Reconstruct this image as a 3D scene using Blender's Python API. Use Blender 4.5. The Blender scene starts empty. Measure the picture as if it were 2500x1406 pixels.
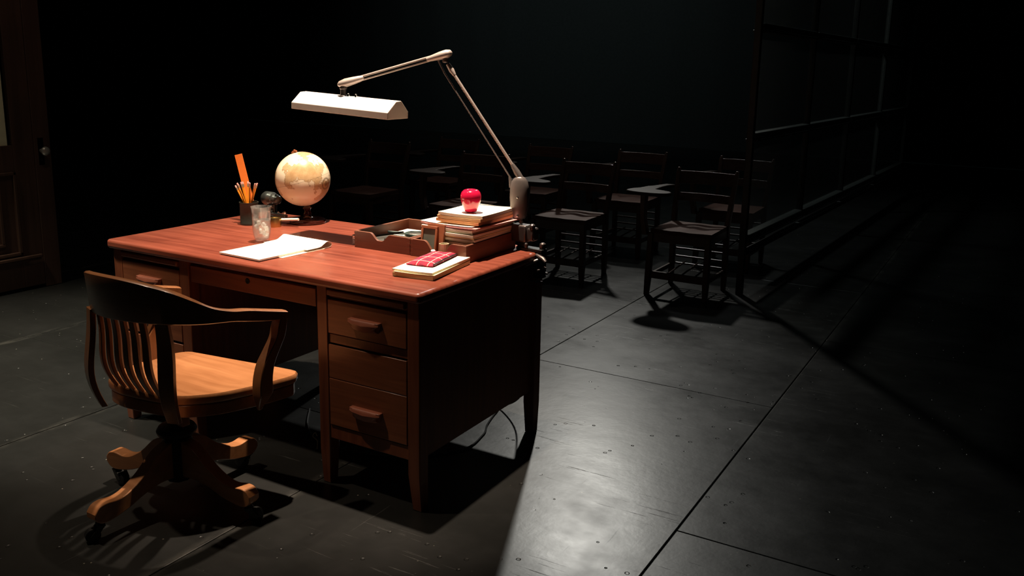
import bpy, bmesh, math, random
from mathutils import Vector, Matrix, Euler
random.seed(7)
R = math.radians
PI = math.pi

# ------------------------------------------------------------------ camera, world, lights, exposure
scn = bpy.context.scene
COL = scn.collection
FPX, CX, CY = 2152.27, 1250.0, 611.79
CAM = Vector((1.58892, -2.18172, 1.47563))
PITCH, ROLL, YAW = 0.2071, 0.0195, 0.5224
def cam_axes():
    p, r, y = PITCH, ROLL, YAW
    fwd = Vector((-math.sin(y)*math.cos(p), math.cos(y)*math.cos(p), -math.sin(p)))
    right = Vector((math.cos(y), math.sin(y), 0)); up = right.cross(fwd)
    return right*math.cos(r)+up*math.sin(r), -right*math.sin(r)+up*math.cos(r), fwd
cd = bpy.data.cameras.new('camera'); cam = bpy.data.objects.new('camera', cd); COL.objects.link(cam)
a_, b_, c_ = cam_axes()
m = Matrix((a_, b_, -c_)).transposed().to_4x4(); m.translation = CAM
cam.matrix_world = m
cd.sensor_width = 36; cd.lens = 36*FPX/2500
cd.shift_y = -(703-CY)/2500
cd.clip_end = 100
scn.camera = cam
scn.view_settings.view_transform = 'Standard'; scn.view_settings.look = 'None'
scn.view_settings.gamma = 1; scn.view_settings.use_curve_mapping = False
scn.view_settings.exposure = 0.0

w = bpy.data.worlds.new('dark_theatre'); scn.world = w; w.use_nodes = True
w.node_tree.nodes['Background'].inputs[0].default_value = (0.25, 0.45, 0.42, 1)
w.node_tree.nodes['Background'].inputs[1].default_value = 0.007

def light(name, kind, loc, target, power, color, **k):
    l = bpy.data.lights.new(name, kind); l.energy = power; l.color = color
    for a, v in k.items(): setattr(l, a, v)
    o = bpy.data.objects.new(name, l); COL.objects.link(o); o.location = loc
    o.rotation_euler = (Vector(target)-Vector(loc)).to_track_quat('-Z', 'Y').to_euler()
    return o
# overhead warm spotlight hung in the grid above the desk
light('overhead_spotlight', 'SPOT', (-0.55, 0.42, 4.95), (-0.66, 0.46, 0.7), 2650, (1.0, 0.79, 0.61), spot_size=R(31), spot_blend=1.0, shadow_soft_size=0.045)
# warm spotlight from front left, onto the chair and the desk front
light('front_spotlight', 'SPOT', (-1.85, -1.15, 5.1), (-0.80, -0.30, 0.30), 370, (1.0, 0.78, 0.58), spot_size=R(33), spot_blend=1.0, shadow_soft_size=0.05)
# cool white back light, high up behind the desk
light('back_spotlight', 'SPOT', (-2.5, 6.8, 4.3), (-0.35, 0.85, 0.0), 500, (1.0, 0.98, 0.90), spot_size=R(50), spot_blend=1.0, shadow_soft_size=0.12)
# weak warm wash on the left of the stage, and on the door
light('left_wash', 'SPOT', (-3.2, -1.2, 5.2), (-2.55, 0.25, 0.0), 2700, (1.0, 0.88, 0.68), spot_size=R(36), spot_blend=1.0, shadow_soft_size=0.25)
light('door_wash', 'SPOT', (-1.5, 0.2, 4.5), (-3.84, 1.0, 0.6), 26, (1.0, 0.78, 0.62), spot_size=R(50), spot_blend=1.0, shadow_soft_size=0.2)
light('chair_fill', 'SPOT', (-1.9, 4.6, 5.8), (-1.8, 3.8, 0.0), 75, (1.0, 0.9, 0.82), spot_size=R(52), spot_blend=1.0, shadow_soft_size=0.2)  # added fill from above to lift the dark school chairs
# dim teal wash over the rear cloth
light('drape_wash', 'SPOT', (-6.0, 7.5, 7.0), (-6.6, 14.0, 3.4), 330, (0.86, 0.98, 0.94), spot_size=R(80), spot_blend=1.0, shadow_soft_size=0.5)
light('window_fill', 'SPOT', (-1.6, 6.2, 5.2), (0.25, 6.2, 1.4), 190, (0.92, 1.0, 0.97), spot_size=R(80), spot_blend=1.0, shadow_soft_size=0.2)  # added fill so the window rails catch some light

# ------------------------------------------------------------------ materials
MATS = {}
def newmat(name):
    m = bpy.data.materials.new(name); m.use_nodes = True
    nt = m.node_tree; return m, nt, nt.nodes['Principled BSDF']
def N(nt, kind, **k):
    n = nt.nodes.new(kind)
    for a, v in k.items():
        if a.startswith('i_'): n.inputs[a[2:].replace('_', ' ')].default_value = v
        else: setattr(n, a, v)
    return n
def plain(name, col, rough=0.5, metal=0.0, bump=0.0, bscale=60, coat=0.0, var=0.12, spec=0.5):
    if name in MATS: return MATS[name]
    m, nt, b = newmat(name)
    tc = N(nt, 'ShaderNodeTexCoord'); no = N(nt, 'ShaderNodeTexNoise'); no.inputs['Scale'].default_value = bscale*.4; no.inputs['Detail'].default_value = 4
    nt.links.new(tc.outputs['Object'], no.inputs['Vector'])
    mx = N(nt, 'ShaderNodeMix', data_type='RGBA'); mx.inputs[6].default_value = (*[c*(1-var) for c in col], 1); mx.inputs[7].default_value = (*[min(1, c*(1+var)) for c in col], 1)
    nt.links.new(no.outputs[0], mx.inputs[0]); nt.links.new(mx.outputs[2], b.inputs['Base Color'])
    b.inputs['Roughness'].default_value = rough; b.inputs['Metallic'].default_value = metal
    b.inputs['Coat Weight'].default_value = coat; b.inputs['Coat Roughness'].default_value = 0.12
    b.inputs['Specular IOR Level'].default_value = spec
    if bump:
        n2 = N(nt, 'ShaderNodeTexNoise'); n2.inputs['Scale'].default_value = bscale; n2.inputs['Detail'].default_value = 3
        nt.links.new(tc.outputs['Object'], n2.inputs['Vector'])
        bp = N(nt, 'ShaderNodeBump'); bp.inputs['Strength'].default_value = bump; bp.inputs['Distance'].default_value = 0.002
        nt.links.new(n2.outputs[0], bp.inputs['Height']); nt.links.new(bp.outputs[0], b.inputs['Normal'])
    MATS[name] = m; return m
def wood(name, dark, light_, axis='X', scale=1.0, rough=0.35, coat=0.25, worn=0.0, spec=0.5):
    if name in MATS: return MATS[name]
    m, nt, b = newmat(name)
    tc = N(nt, 'ShaderNodeTexCoord'); mp = N(nt, 'ShaderNodeMapping')
    s = {'X': (1.2, 22, 22), 'Y': (22, 1.2, 22), 'Z': (22, 22, 1.2)}[axis]
    mp.inputs['Scale'].default_value = [v*scale for v in s]
    nt.links.new(tc.outputs['Object'], mp.inputs['Vector'])
    n1 = N(nt, 'ShaderNodeTexNoise'); n1.inputs['Scale'].default_value = 1.6; n1.inputs['Detail'].default_value = 7; n1.inputs['Roughness'].default_value = .62; n1.inputs['Distortion'].default_value = .6
    nt.links.new(mp.outputs[0], n1.inputs['Vector'])
    n2 = N(nt, 'ShaderNodeTexNoise'); n2.inputs['Scale'].default_value = 2.6; n2.inputs['Detail'].default_value = 3
    nt.links.new(tc.outputs['Object'], n2.inputs['Vector'])
    ad = N(nt, 'ShaderNodeMath', operation='MULTIPLY_ADD'); ad.inputs[1].default_value = .45
    nt.links.new(n2.outputs[0], ad.inputs[0]); 
    ms = N(nt, 'ShaderNodeMath', operation='MULTIPLY'); ms.inputs[1].default_value = .62
    nt.links.new(n1.outputs[0], ms.inputs[0]); nt.links.new(ms.outputs[0], ad.inputs[2])
    cr = N(nt, 'ShaderNodeValToRGB'); cr.color_ramp.elements[0].position = .38; cr.color_ramp.elements[1].position = .68
    cr.color_ramp.elements[0].color = (*dark, 1); cr.color_ramp.elements[1].color = (*light_, 1)
    nt.links.new(ad.outputs[0], cr.inputs[0]); nt.links.new(cr.outputs[0], b.inputs['Base Color'])
    rr = N(nt, 'ShaderNodeMapRange'); rr.inputs[3].default_value = rough-.06; rr.inputs[4].default_value = rough+.1
    nt.links.new(n1.outputs[0], rr.inputs[0]); nt.links.new(rr.outputs[0], b.inputs['Roughness'])
    b.inputs['Coat Weight'].default_value = coat; b.inputs['Coat Roughness'].default_value = .18
    b.inputs['Specular IOR Level'].default_value = spec
    bp = N(nt, 'ShaderNodeBump'); bp.inputs['Strength'].default_value = .12; bp.inputs['Distance'].default_value = .001
    nt.links.new(n1.outputs[0], bp.inputs['Height']); nt.links.new(bp.outputs[0], b.inputs['Normal'])
    MATS[name] = m; return m
DTOP = wood('mahogany_top', (0.150, 0.031, 0.017), (0.325, 0.082, 0.045), 'X', 1, .36, .35)
DFR = wood('drawer_wood', (0.145, 0.042, 0.016), (0.26, 0.083, 0.033), 'X', 1.3, .42, .2)
DST = wood('stile_wood', (0.12, 0.030, 0.012), (0.22, 0.065, 0.024), 'Z', 1.3, .42, .2)
OAKX = wood('oak_seat', (0.28, 0.108, 0.038), (0.48, 0.21, 0.085), 'X', .8, .34, .3)
OAKZ = wood('oak_upright', (0.19, 0.070, 0.024), (0.32, 0.130, 0.047), 'Z', 1, .36, .3)
OAKR = wood('oak_rail', (0.19, 0.070, 0.024), (0.32, 0.130, 0.047), 'X', 1, .36, .3)
TRAY = wood('tray_wood', (0.11, 0.034, 0.016), (0.20, 0.068, 0.032), 'X', 1.5, .5, .05)
TRAYE = wood('tray_wood_side', (0.11, 0.034, 0.016), (0.20, 0.068, 0.032), 'Y', 1.5, .5, .05)
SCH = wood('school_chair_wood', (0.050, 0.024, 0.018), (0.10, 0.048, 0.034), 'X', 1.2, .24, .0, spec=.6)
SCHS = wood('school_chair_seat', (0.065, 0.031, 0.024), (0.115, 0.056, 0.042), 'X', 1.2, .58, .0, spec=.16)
FINI = plain('polished_finial', (0.07, 0.035, 0.025), .22, spec=.7)
HNDL = wood('handle_wood', (0.24, 0.070, 0.040), (0.40, 0.135, 0.078), 'X', 1.3, .38, .25)
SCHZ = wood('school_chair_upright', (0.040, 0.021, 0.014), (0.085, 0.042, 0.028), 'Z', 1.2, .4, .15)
GLOBEW = plain('dark_varnished_wood', (0.045, 0.010, 0.007), .15, coat=.8)
IRON = plain('black_iron', (0.006, 0.006, 0.006), .5, .3)
BLACKM = plain('black_rubber', (0.008, 0.008, 0.008), .45)
LAMPM = plain('lamp_enamel', (0.50, 0.42, 0.38), .38, 0.35, var=.06)
LAMPG = plain('lamp_gunmetal', (0.19, 0.165, 0.155), .38, .3, var=.1, bump=.1)
LAMPSH = plain('shade_enamel', (0.72, 0.66, 0.60), .42, 0, var=.04)
CLAMPM = plain('clamp_metal', (0.13, 0.11, 0.105), .35, .7)
CHROME = plain('chrome', (0.7, 0.7, 0.7), .14, 1, var=.03)
PAPER = plain('cream_paper', (0.86, 0.80, 0.66), .7, var=.04)
PAPERW = plain('white_paper', (0.82, 0.78, 0.66), .7, var=.03)
PAPERY = plain('yellow_paper', (0.82, 0.74, 0.44), .7, var=.05)
PAPERG = plain('grey_green_card', (0.42, 0.42, 0.30), .7, var=.1)
MANILA = plain('manila_card', (0.74, 0.50, 0.26), .65, var=.05)
PINKC = plain('pink_card', (0.80, 0.38, 0.36), .6, var=.05)
DGREEN = plain('dark_green_card', (0.04, 0.07, 0.06), .5)
REDAPPLE = plain('apple_skin', (0.66, 0.010, 0.060), .16, coat=.8, var=.35, bscale=40)
BRASS = plain('brass', (0.55, 0.40, 0.16), .3, 1, var=.1)
ORANGE = plain('orange_plastic', (0.85, 0.20, 0.03), .4, var=.04)
PENCIL = plain('pencil_yellow', (0.80, 0.30, 0.02), .35, var=.05)
FERR = plain('ferrule', (0.75, 0.6, 0.4), .3, .8, var=.1)
ERAS = plain('eraser_pink', (0.80, 0.42, 0.36), .7)
CUPM = plain('cup_dark_green', (0.022, 0.026, 0.020), .42, bump=.2, bscale=90)
SHARPM = plain('sharpener_metal', (0.13, 0.15, 0.14), .3, .75, var=.2)
SLATE = plain('slate', (0.13, 0.13, 0.10), .4, var=.25)
FRAMEW = plain('frame_wood', (0.30, 0.10, 0.045), .4, var=.2)
NICKEL = plain('tarnished_nickel', (0.62, 0.60, 0.54), .32, .55, var=.25)
DOORW = wood('door_wood', (0.055, 0.028, 0.018), (0.095, 0.05, 0.032), 'Z', .8, .5, .05)
WINM = plain('window_frame_paint', (0.045, 0.050, 0.048), .45, var=.3, bump=.2)
DRAPE = plain('black_drape', (0.030, 0.036, 0.037), .95, var=.2, spec=.1)
BLKWALL = plain('black_paint', (0.010, 0.011, 0.011), .9, var=.2, spec=.1)

def glassmat(name, col=(1, 1, 1), haze=.05, ior=1.5, rough=.03):
    """thin clear material: clear transmission, Fresnel gloss and a little haze"""
    m, nt, b = newmat(name)
    out = nt.nodes['Material Output']
    tr = N(nt, 'ShaderNodeBsdfTransparent'); tr.inputs[0].default_value = (*col, 1)
    b.inputs['Base Color'].default_value = (.9, .9, .88, 1); b.inputs['Roughness'].default_value = rough
    gl_ = N(nt, 'ShaderNodeBsdfGlossy'); gl_.inputs['Roughness'].default_value = rough
    lw = N(nt, 'ShaderNodeLayerWeight'); pw = N(nt, 'ShaderNodeMath', operation='POWER'); pw.inputs[1].default_value = 4; nt.links.new(lw.outputs['Facing'], pw.inputs[0]); fr = N(nt, 'ShaderNodeMath', operation='MULTIPLY_ADD'); fr.inputs[1].default_value = .7; fr.inputs[2].default_value = .04*(ior-.5); nt.links.new(pw.outputs[0], fr.inputs[0])
    tc = N(nt, 'ShaderNodeTexCoord'); no = N(nt, 'ShaderNodeTexNoise'); no.inputs['Scale'].default_value = 45; nt.links.new(tc.outputs['Object'], no.inputs['Vector'])
    mr = N(nt, 'ShaderNodeMapRange'); mr.inputs[1].default_value = .35; mr.inputs[2].default_value = .7; mr.inputs[3].default_value = haze*.3; mr.inputs[4].default_value = haze*1.8; nt.links.new(no.outputs[0], mr.inputs[0])
    m1 = N(nt, 'ShaderNodeMixShader'); nt.links.new(mr.outputs[0], m1.inputs[0]); nt.links.new(tr.outputs[0], m1.inputs[1]); nt.links.new(b.outputs[0], m1.inputs[2])
    m2 = N(nt, 'ShaderNodeMixShader'); nt.links.new(fr.outputs[0], m2.inputs[0]); nt.links.new(m1.outputs[0], m2.inputs[1]); nt.links.new(gl_.outputs[0], m2.inputs[2])
    nt.links.new(m2.outputs[0], out.inputs['Surface'])
    return m
GLASS = glassmat('clear_glass', (.97, .97, .96), .10); WATER = glassmat('water', (0.96, .98, .97), .10, 1.33)  # haze here is pale diffuse put in to brighten glass and water
PANE = glassmat('dusty_pane', (.93, .95, .94), .05, 1.3, .2)

def globe_material():
    m, nt, b = newmat('antique_globe_map')
    tc = N(nt, 'ShaderNodeTexCoord')
    no = N(nt, 'ShaderNodeTexNoise'); no.inputs['Scale'].default_value = 9; no.inputs['Detail'].default_value = 8; no.inputs['Roughness'].default_value = .58
    nt.links.new(tc.outputs['Object'], no.inputs['Vector'])
    cr = N(nt, 'ShaderNodeValToRGB'); e = cr.color_ramp.elements
    e[0].position = .50; e[0].color = (0.90, 0.80, 0.58, 1); e[1].position = .535; e[1].color = (0.66, 0.47, 0.25, 1)
    x = e.new(.525); x.color = (0.44, 0.28, 0.13, 1); x = e.new(.62); x.color = (0.54, 0.34, 0.16, 1)
    nt.links.new(no.outputs[0], cr.inputs[0])
    # graticule: latitude / longitude lines and an equator
    sx = N(nt, 'ShaderNodeSeparateXYZ'); nt.links.new(tc.outputs['Object'], sx.inputs[0])
    def line(val_socket, mult, width):
        a = N(nt, 'ShaderNodeMath', operation='MULTIPLY'); a.inputs[1].default_value = mult; nt.links.new(val_socket, a.inputs[0])
        f = N(nt, 'ShaderNodeMath', operation='PINGPONG'); f.inputs[1].default_value = 1; nt.links.new(a.outputs[0], f.inputs[0])
        c = N(nt, 'ShaderNodeMath', operation='LESS_THAN'); c.inputs[1].default_value = width; nt.links.new(f.outputs[0], c.inputs[0]); return c.outputs[0]
    l1 = line(sx.outputs[2], 1/0.0001*0.0005*2, .006)
    # compass rose: rings round a point of the sphere
    vd = N(nt, 'ShaderNodeVectorMath', operation='DISTANCE'); vd.inputs[1].default_value = (0.112, 0.012, -0.040)
    nt.links.new(tc.outputs['Object'], vd.inputs[0])
    r1 = N(nt, 'ShaderNodeMath', operation='SUBTRACT'); r1.inputs[1].default_value = .024; nt.links.new(vd.outputs['Value'], r1.inputs[0])
    ab = N(nt, 'ShaderNodeMath', operation='ABSOLUTE'); nt.links.new(r1.outputs[0], ab.inputs[0])
    lt = N(nt, 'ShaderNodeMath', operation='LESS_THAN'); lt.inputs[1].default_value = .0035; nt.links.new(ab.outputs[0], lt.inputs[0])
    r2 = N(nt, 'ShaderNodeMath', operation='LESS_THAN'); r2.inputs[1].default_value = .011; nt.links.new(vd.outputs['Value'], r2.inputs[0])
    mxx = N(nt, 'ShaderNodeMath', operation='MAXIMUM'); nt.links.new(lt.outputs[0], mxx.inputs[0]); nt.links.new(r2.outputs[0], mxx.inputs[1])
    mx2 = N(nt, 'ShaderNodeMath', operation='MAXIMUM'); nt.links.new(mxx.outputs[0], mx2.inputs[0]); nt.links.new(l1, mx2.inputs[1])
    fac = N(nt, 'ShaderNodeMath', operation='MULTIPLY'); fac.inputs[1].default_value = .6; nt.links.new(mx2.outputs[0], fac.inputs[0])
    mix = N(nt, 'ShaderNodeMix', data_type='RGBA'); nt.links.new(fac.outputs[0], mix.inputs[0]); nt.links.new(cr.outputs[0], mix.inputs[6]); mix.inputs[7].default_value = (.16, .11, .05, 1)
    nt.links.new(mix.outputs[2], b.inputs['Base Color']); b.inputs['Roughness'].default_value = .34; b.inputs['Coat Weight'].default_value = .2
    return m
GLOBE = globe_material()

def plaid_material():
    m, nt, b = newmat('red_plaid_cloth')
    tc = N(nt, 'ShaderNodeTexCoord'); sx = N(nt, 'ShaderNodeSeparateXYZ'); nt.links.new(tc.outputs['Object'], sx.inputs[0])
    def band(s, period, width, off):
        a = N(nt, 'ShaderNodeMath', operation='ADD'); a.inputs[1].default_value = off+10*period; nt.links.new(s, a.inputs[0])
        f = N(nt, 'ShaderNodeMath', operation='MODULO'); f.inputs[1].default_value = period; nt.links.new(a.outputs[0], f.inputs[0])
        c = N(nt, 'ShaderNodeMath', operation='LESS_THAN'); c.inputs[1].default_value = width; nt.links.new(f.outputs[0], c.inputs[0]); return c.outputs[0]
    def mix(fac, strength, ca, colb):
        mu = N(nt, 'ShaderNodeMath', operation='MULTIPLY'); mu.inputs[1].default_value = strength; nt.links.new(fac, mu.inputs[0])
        x = N(nt, 'ShaderNodeMix', data_type='RGBA'); nt.links.new(mu.outputs[0], x.inputs[0])
        if isinstance(ca, tuple): x.inputs[6].default_value = ca
        else: nt.links.new(ca, x.inputs[6])
        x.inputs[7].default_value = colb; return x.outputs[2]
    X, Y = sx.outputs[0], sx.outputs[1]
    c = mix(band(X, .042, .016, .0), .55, (.52, .012, .035, 1), (.05, .012, .045, 1))
    c = mix(band(Y, .062, .026, .01), .5, c, (.10, .012, .05, 1))
    c = mix(band(X, .042, .0028, .013), .8, c, (.72, .62, .55, 1))
    c = mix(band(Y, .062, .0036, .02), .8, c, (.72, .62, .55, 1))
    nt.links.new(c, b.inputs['Base Color']); b.inputs['Roughness'].default_value = .9
    no = N(nt, 'ShaderNodeTexNoise'); no.inputs['Scale'].default_value = 400; nt.links.new(tc.outputs['Object'], no.inputs['Vector'])
    bp = N(nt, 'ShaderNodeBump'); bp.inputs['Strength'].default_value = .4; bp.inputs['Distance'].default_value = .001
    nt.links.new(no.outputs[0], bp.inputs['Height']); nt.links.new(bp.outputs[0], b.inputs['Normal'])
    return m
PLAID = plaid_material()

def floor_material():
    m, nt, b = newmat('black_painted_hardboard')
    tc = N(nt, 'ShaderNodeTexCoord'); O = tc.outputs['Object']
    def noise(scale, detail=3, rough=.5, mapping=None, dist=0.0):
        n = N(nt, 'ShaderNodeTexNoise'); n.inputs['Scale'].default_value = scale; n.inputs['Detail'].default_value = detail
        n.inputs['Roughness'].default_value = rough; n.inputs['Distortion'].default_value = dist
        if mapping:
            mp = N(nt, 'ShaderNodeMapping'); mp.inputs['Scale'].default_value = mapping[0]; mp.inputs['Rotation'].default_value = (0, 0, mapping[1])
            nt.links.new(O, mp.inputs['Vector']); nt.links.new(mp.outputs[0], n.inputs['Vector'])
        else: nt.links.new(O, n.inputs['Vector'])
        return n.outputs[0]
    def ramp(s, a, b2, lo=0.0, hi=1.0):
        r = N(nt, 'ShaderNodeMapRange'); r.inputs[1].default_value = a; r.inputs[2].default_value = b2; r.inputs[3].default_value = lo; r.inputs[4].default_value = hi
        nt.links.new(s, r.inputs[0]); return r.outputs[0]
    def op(o_, a, c2):
        x = N(nt, 'ShaderNodeMath', operation=o_)
        for i, v in enumerate((a, c2)):
            if isinstance(v, (int, float)): x.inputs[i].default_value = v
            else: nt.links.new(v, x.inputs[i])
        return x.outputs[0]
    # dents and chips
    vo = N(nt, 'ShaderNodeTexVoronoi'); vo.inputs['Scale'].default_value = 16; nt.links.new(O, vo.inputs['Vector'])
    chip = ramp(vo.outputs['Distance'], .13, .09)
    chip = op('MULTIPLY', chip, ramp(noise(2.6, 2), .50, .56))
    # scuffs: thin streaks in two directions
    s1 = ramp(noise(1.0, 4, .6, ((3, 90, 1), .25)), .64, .72)
    s1 = op('MULTIPLY', s1, ramp(noise(1.7, 2), .5, .62))
    s2 = ramp(noise(1.0, 4, .6, ((70, 2.5, 1), -.5)), .67, .74)
    s2 = op('MULTIPLY', s2, ramp(noise(2.1, 2, .5, ((1, 1, 1), 1.0)), .5, .62))
    # dust specks
    v2 = N(nt, 'ShaderNodeTexVoronoi'); v2.inputs['Scale'].default_value = 22; nt.links.new(O, v2.inputs['Vector'])
    spk = ramp(v2.outputs['Distance'], .07, .05)
    spk = op('MULTIPLY', spk, ramp(noise(9, 1), .56, .60))
    base = N(nt, 'ShaderNodeMix', data_type='RGBA'); base.inputs[6].default_value = (.0070, .0078, .0074, 1); base.inputs[7].default_value = (.0120, .0122, .0114, 1)
    nt.links.new(noise(3.2, 6, .6), base.inputs[0])
    c1 = N(nt, 'ShaderNodeMix', data_type='RGBA'); nt.links.new(op('MULTIPLY', op('MAXIMUM', s1, s2), .5), c1.inputs[0]); nt.links.new(base.outputs[2], c1.inputs[6]); c1.inputs[7].default_value = (.045, .045, .04, 1)
    sxyz = N(nt, 'ShaderNodeSeparateXYZ'); nt.links.new(O, sxyz.inputs[0])
    fr = op('DIVIDE', op('ADD', sxyz.outputs[0], -.755+1.223*40), 1.223)
    fx = N(nt, 'ShaderNodeMath', operation='FRACT'); nt.links.new(fr, fx.inputs[0])
    ds = op('MINIMUM', fx.outputs[0], op('SUBTRACT', 1.0, fx.outputs[0]))
    wear = op('MULTIPLY', ramp(ds, .030, .004), ramp(noise(5, 6, .7, ((3, 1, 1), 0)), .44, .62))
    cw = N(nt, 'ShaderNodeMix', data_type='RGBA'); nt.links.new(op('MULTIPLY', wear, .7), cw.inputs[0]); nt.links.new(c1.outputs[2], cw.inputs[6]); cw.inputs[7].default_value = (.055, .054, .048, 1)
    c1 = cw
    c2 = N(nt, 'ShaderNodeMix', data_type='RGBA'); nt.links.new(op('MULTIPLY', spk, .8), c2.inputs[0]); nt.links.new(c1.outputs[2], c2.inputs[6]); c2.inputs[7].default_value = (.20, .19, .15, 1)
    nt.links.new(c2.outputs[2], b.inputs['Base Color'])
    ro = op('ADD', ramp(noise(2.3, 6, .6), .3, .7, .30, .40), op('MULTIPLY', noise(14, 4), .06))
    ro = op('ADD', ro, op('MULTIPLY', op('MAXIMUM', s1, s2), .12))
    ro = op('ADD', ro, op('MULTIPLY', op('SUBTRACT', noise(1.1, 5, .65, ((1, 2.6, 1), .2)), .5), .16))
    geo = N(nt, 'ShaderNodeNewGeometry')
    ro = op('ADD', ro, op('MULTIPLY', op('SUBTRACT', geo.outputs['Random Per Island'], .5), .07))
    nt.links.new(ro, b.inputs['Roughness']); b.inputs['Specular IOR Level'].default_value = .5
    h = op('SUBTRACT', op('MULTIPLY', noise(5, 5, .55), .35), op('MULTIPLY', chip, 1.0))
    h = op('ADD', h, op('MULTIPLY', s1, .25))
    h = op('ADD', h, op('MULTIPLY', noise(60, 4), .05))
    bp = N(nt, 'ShaderNodeBump'); bp.inputs['Strength'].default_value = .6; bp.inputs['Distance'].default_value = .005
    nt.links.new(h, bp.inputs['Height']); nt.links.new(bp.outputs[0], b.inputs['Normal'])
    return m
FLOORM = floor_material()

# ------------------------------------------------------------------ mesh helpers
def bm_new(): return bmesh.new()
def add_box(bm, c, s, M=None):
    vs = [Vector((c[0]+dx*s[0]/2, c[1]+dy*s[1]/2, c[2]+dz*s[2]/2)) for dx in (-1, 1) for dy in (-1, 1) for dz in (-1, 1)]
    if M: vs = [M @ v for v in vs]
    v = [bm.verts.new(p) for p in vs]
    for f in ((0, 1, 3, 2), (4, 6, 7, 5), (0, 4, 5, 1), (2, 3, 7, 6), (0, 2, 6, 4), (1, 5, 7, 3)): bm.faces.new([v[i] for i in f])
def bx(bm, x0, x1, y0, y1, z0, z1, M=None): add_box(bm, ((x0+x1)/2, (y0+y1)/2, (z0+z1)/2), (x1-x0, y1-y0, z1-z0), M)
def loft(bm, rings, cap=True, closed=False):
    rs = [[bm.verts.new(p) for p in r] for r in rings]
    n = len(rs[0]); L = len(rs)
    for i in range(L if closed else L-1):
        a, b = rs[i], rs[(i+1) % L]
        for j in range(n): bm.faces.new((a[j], a[(j+1) % n], b[(j+1) % n], b[j]))
    if cap and not closed:
        bm.faces.new(rs[0][::-1]); bm.faces.new(rs[-1])
def tube(bm, pts, r, n=12, squash=None):
    pts = [Vector(p) for p in pts]; rr = r if isinstance(r, (list, tuple)) else [r]*len(pts)
    rings = []; up = None
    for i, p in enumerate(pts):
        t = (pts[min(i+1, len(pts)-1)]-pts[max(i-1, 0)]).normalized()
        if up is None:
            up = Vector((0, 0, 1)) if abs(t.z) < .9 else Vector((1, 0, 0))
        s = t.cross(up).normalized(); u = s.cross(t).normalized(); up = u
        rings.append([p+(s*math.cos(2*PI*k/n)*rr[i]*(squash or 1)+u*math.sin(2*PI*k/n)*rr[i]) for k in range(n)])
    loft(bm, rings)
def lathe(bm, prof, c=(0, 0, 0), n=32, M=None, cap=True):
    rings = []
    for r, z in prof:
        ring = [Vector((c[0]+r*math.cos(2*PI*k/n), c[1]+r*math.sin(2*PI*k/n), c[2]+z)) for k in range(n)]
        if M: ring = [M @ v for v in ring]
        rings.append(ring)
    loft(bm, rings, cap)
def prism(bm, poly, lo, hi, plane='XZ', M=None):
    def P(a, b, t):
        v = {'XZ': Vector((a, t, b)), 'XY': Vector((a, b, t)), 'YZ': Vector((t, a, b))}[plane]
        return M @ v if M else v
    loft(bm, [[P(a, b, lo) for a, b in poly], [P(a, b, hi) for a, b in poly]])
def obj(name, bm, mat, parent=None, bevel=0, seg=2, smooth=30, subsurf=0):
    bmesh.ops.recalc_face_normals(bm, faces=bm.faces)
    me = bpy.data.meshes.new(name); bm.to_mesh(me); bm.free()
    me.materials.append(mat)
    o = bpy.data.objects.new(name, me); COL.objects.link(o)
    if parent: o.parent = parent
    if smooth:
        me.polygons.foreach_set('use_smooth', [True]*len(me.polygons))
        if not subsurf: me.set_sharp_from_angle(angle=R(smooth))
    if bevel:
        md = o.modifiers.new('bevel', 'BEVEL'); md.width = bevel; md.segments = seg; md.limit_method = 'ANGLE'; md.angle_limit = R(40); md.harden_normals = False
    if subsurf:
        md = o.modifiers.new('sub', 'SUBSURF'); md.levels = subsurf; md.render_levels = subsurf
    return o
def tag(o, label, cat=None, group=None, kind=None):
    if label: o['label'] = label
    if cat: o['category'] = cat
    if group: o['group'] = group
    if kind: o['kind'] = kind
    return o
def thing(name, label, cat, loc=(0, 0, 0), rotz=0, group=None):
    o = bpy.data.objects.new(name, None); COL.objects.link(o); o.empty_display_size = .1
    o.location = loc; o.rotation_euler = (0, 0, rotz)
    return tag(o, label, cat, group)
def dup(root, loc, rotz, label=None, group=None):
    r = root.copy(); COL.objects.link(r); r.location = loc; r.rotation_euler = (0, 0, rotz)
    if label: r['label'] = label
    if group: r['group'] = group
    for ch in list(root.children):
        c = ch.copy(); COL.objects.link(c); c.parent = r
        for g in ch.children:
            d = g.copy(); COL.objects.link(d); d.parent = c
    return r
def struct(name, bm, mat, **k):
    o = obj(name, bm, mat, **k); o['kind'] = 'structure'; return o
def cr_interp(pts, n):
    """Catmull-Rom through points, n samples per span"""
    P = [Vector(p) for p in pts]; out = []
    for i in range(len(P)-1):
        p0, p1, p2, p3 = P[max(i-1, 0)], P[i], P[i+1], P[min(i+2, len(P)-1)]
        for k in range(n):
            t = k/n
            out.append(.5*((2*p1)+(-p0+p2)*t+(2*p0-5*p1+4*p2-p3)*t*t+(-p0+3*p1-3*p2+p3)*t**3))
    out.append(P[-1]); return out

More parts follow.
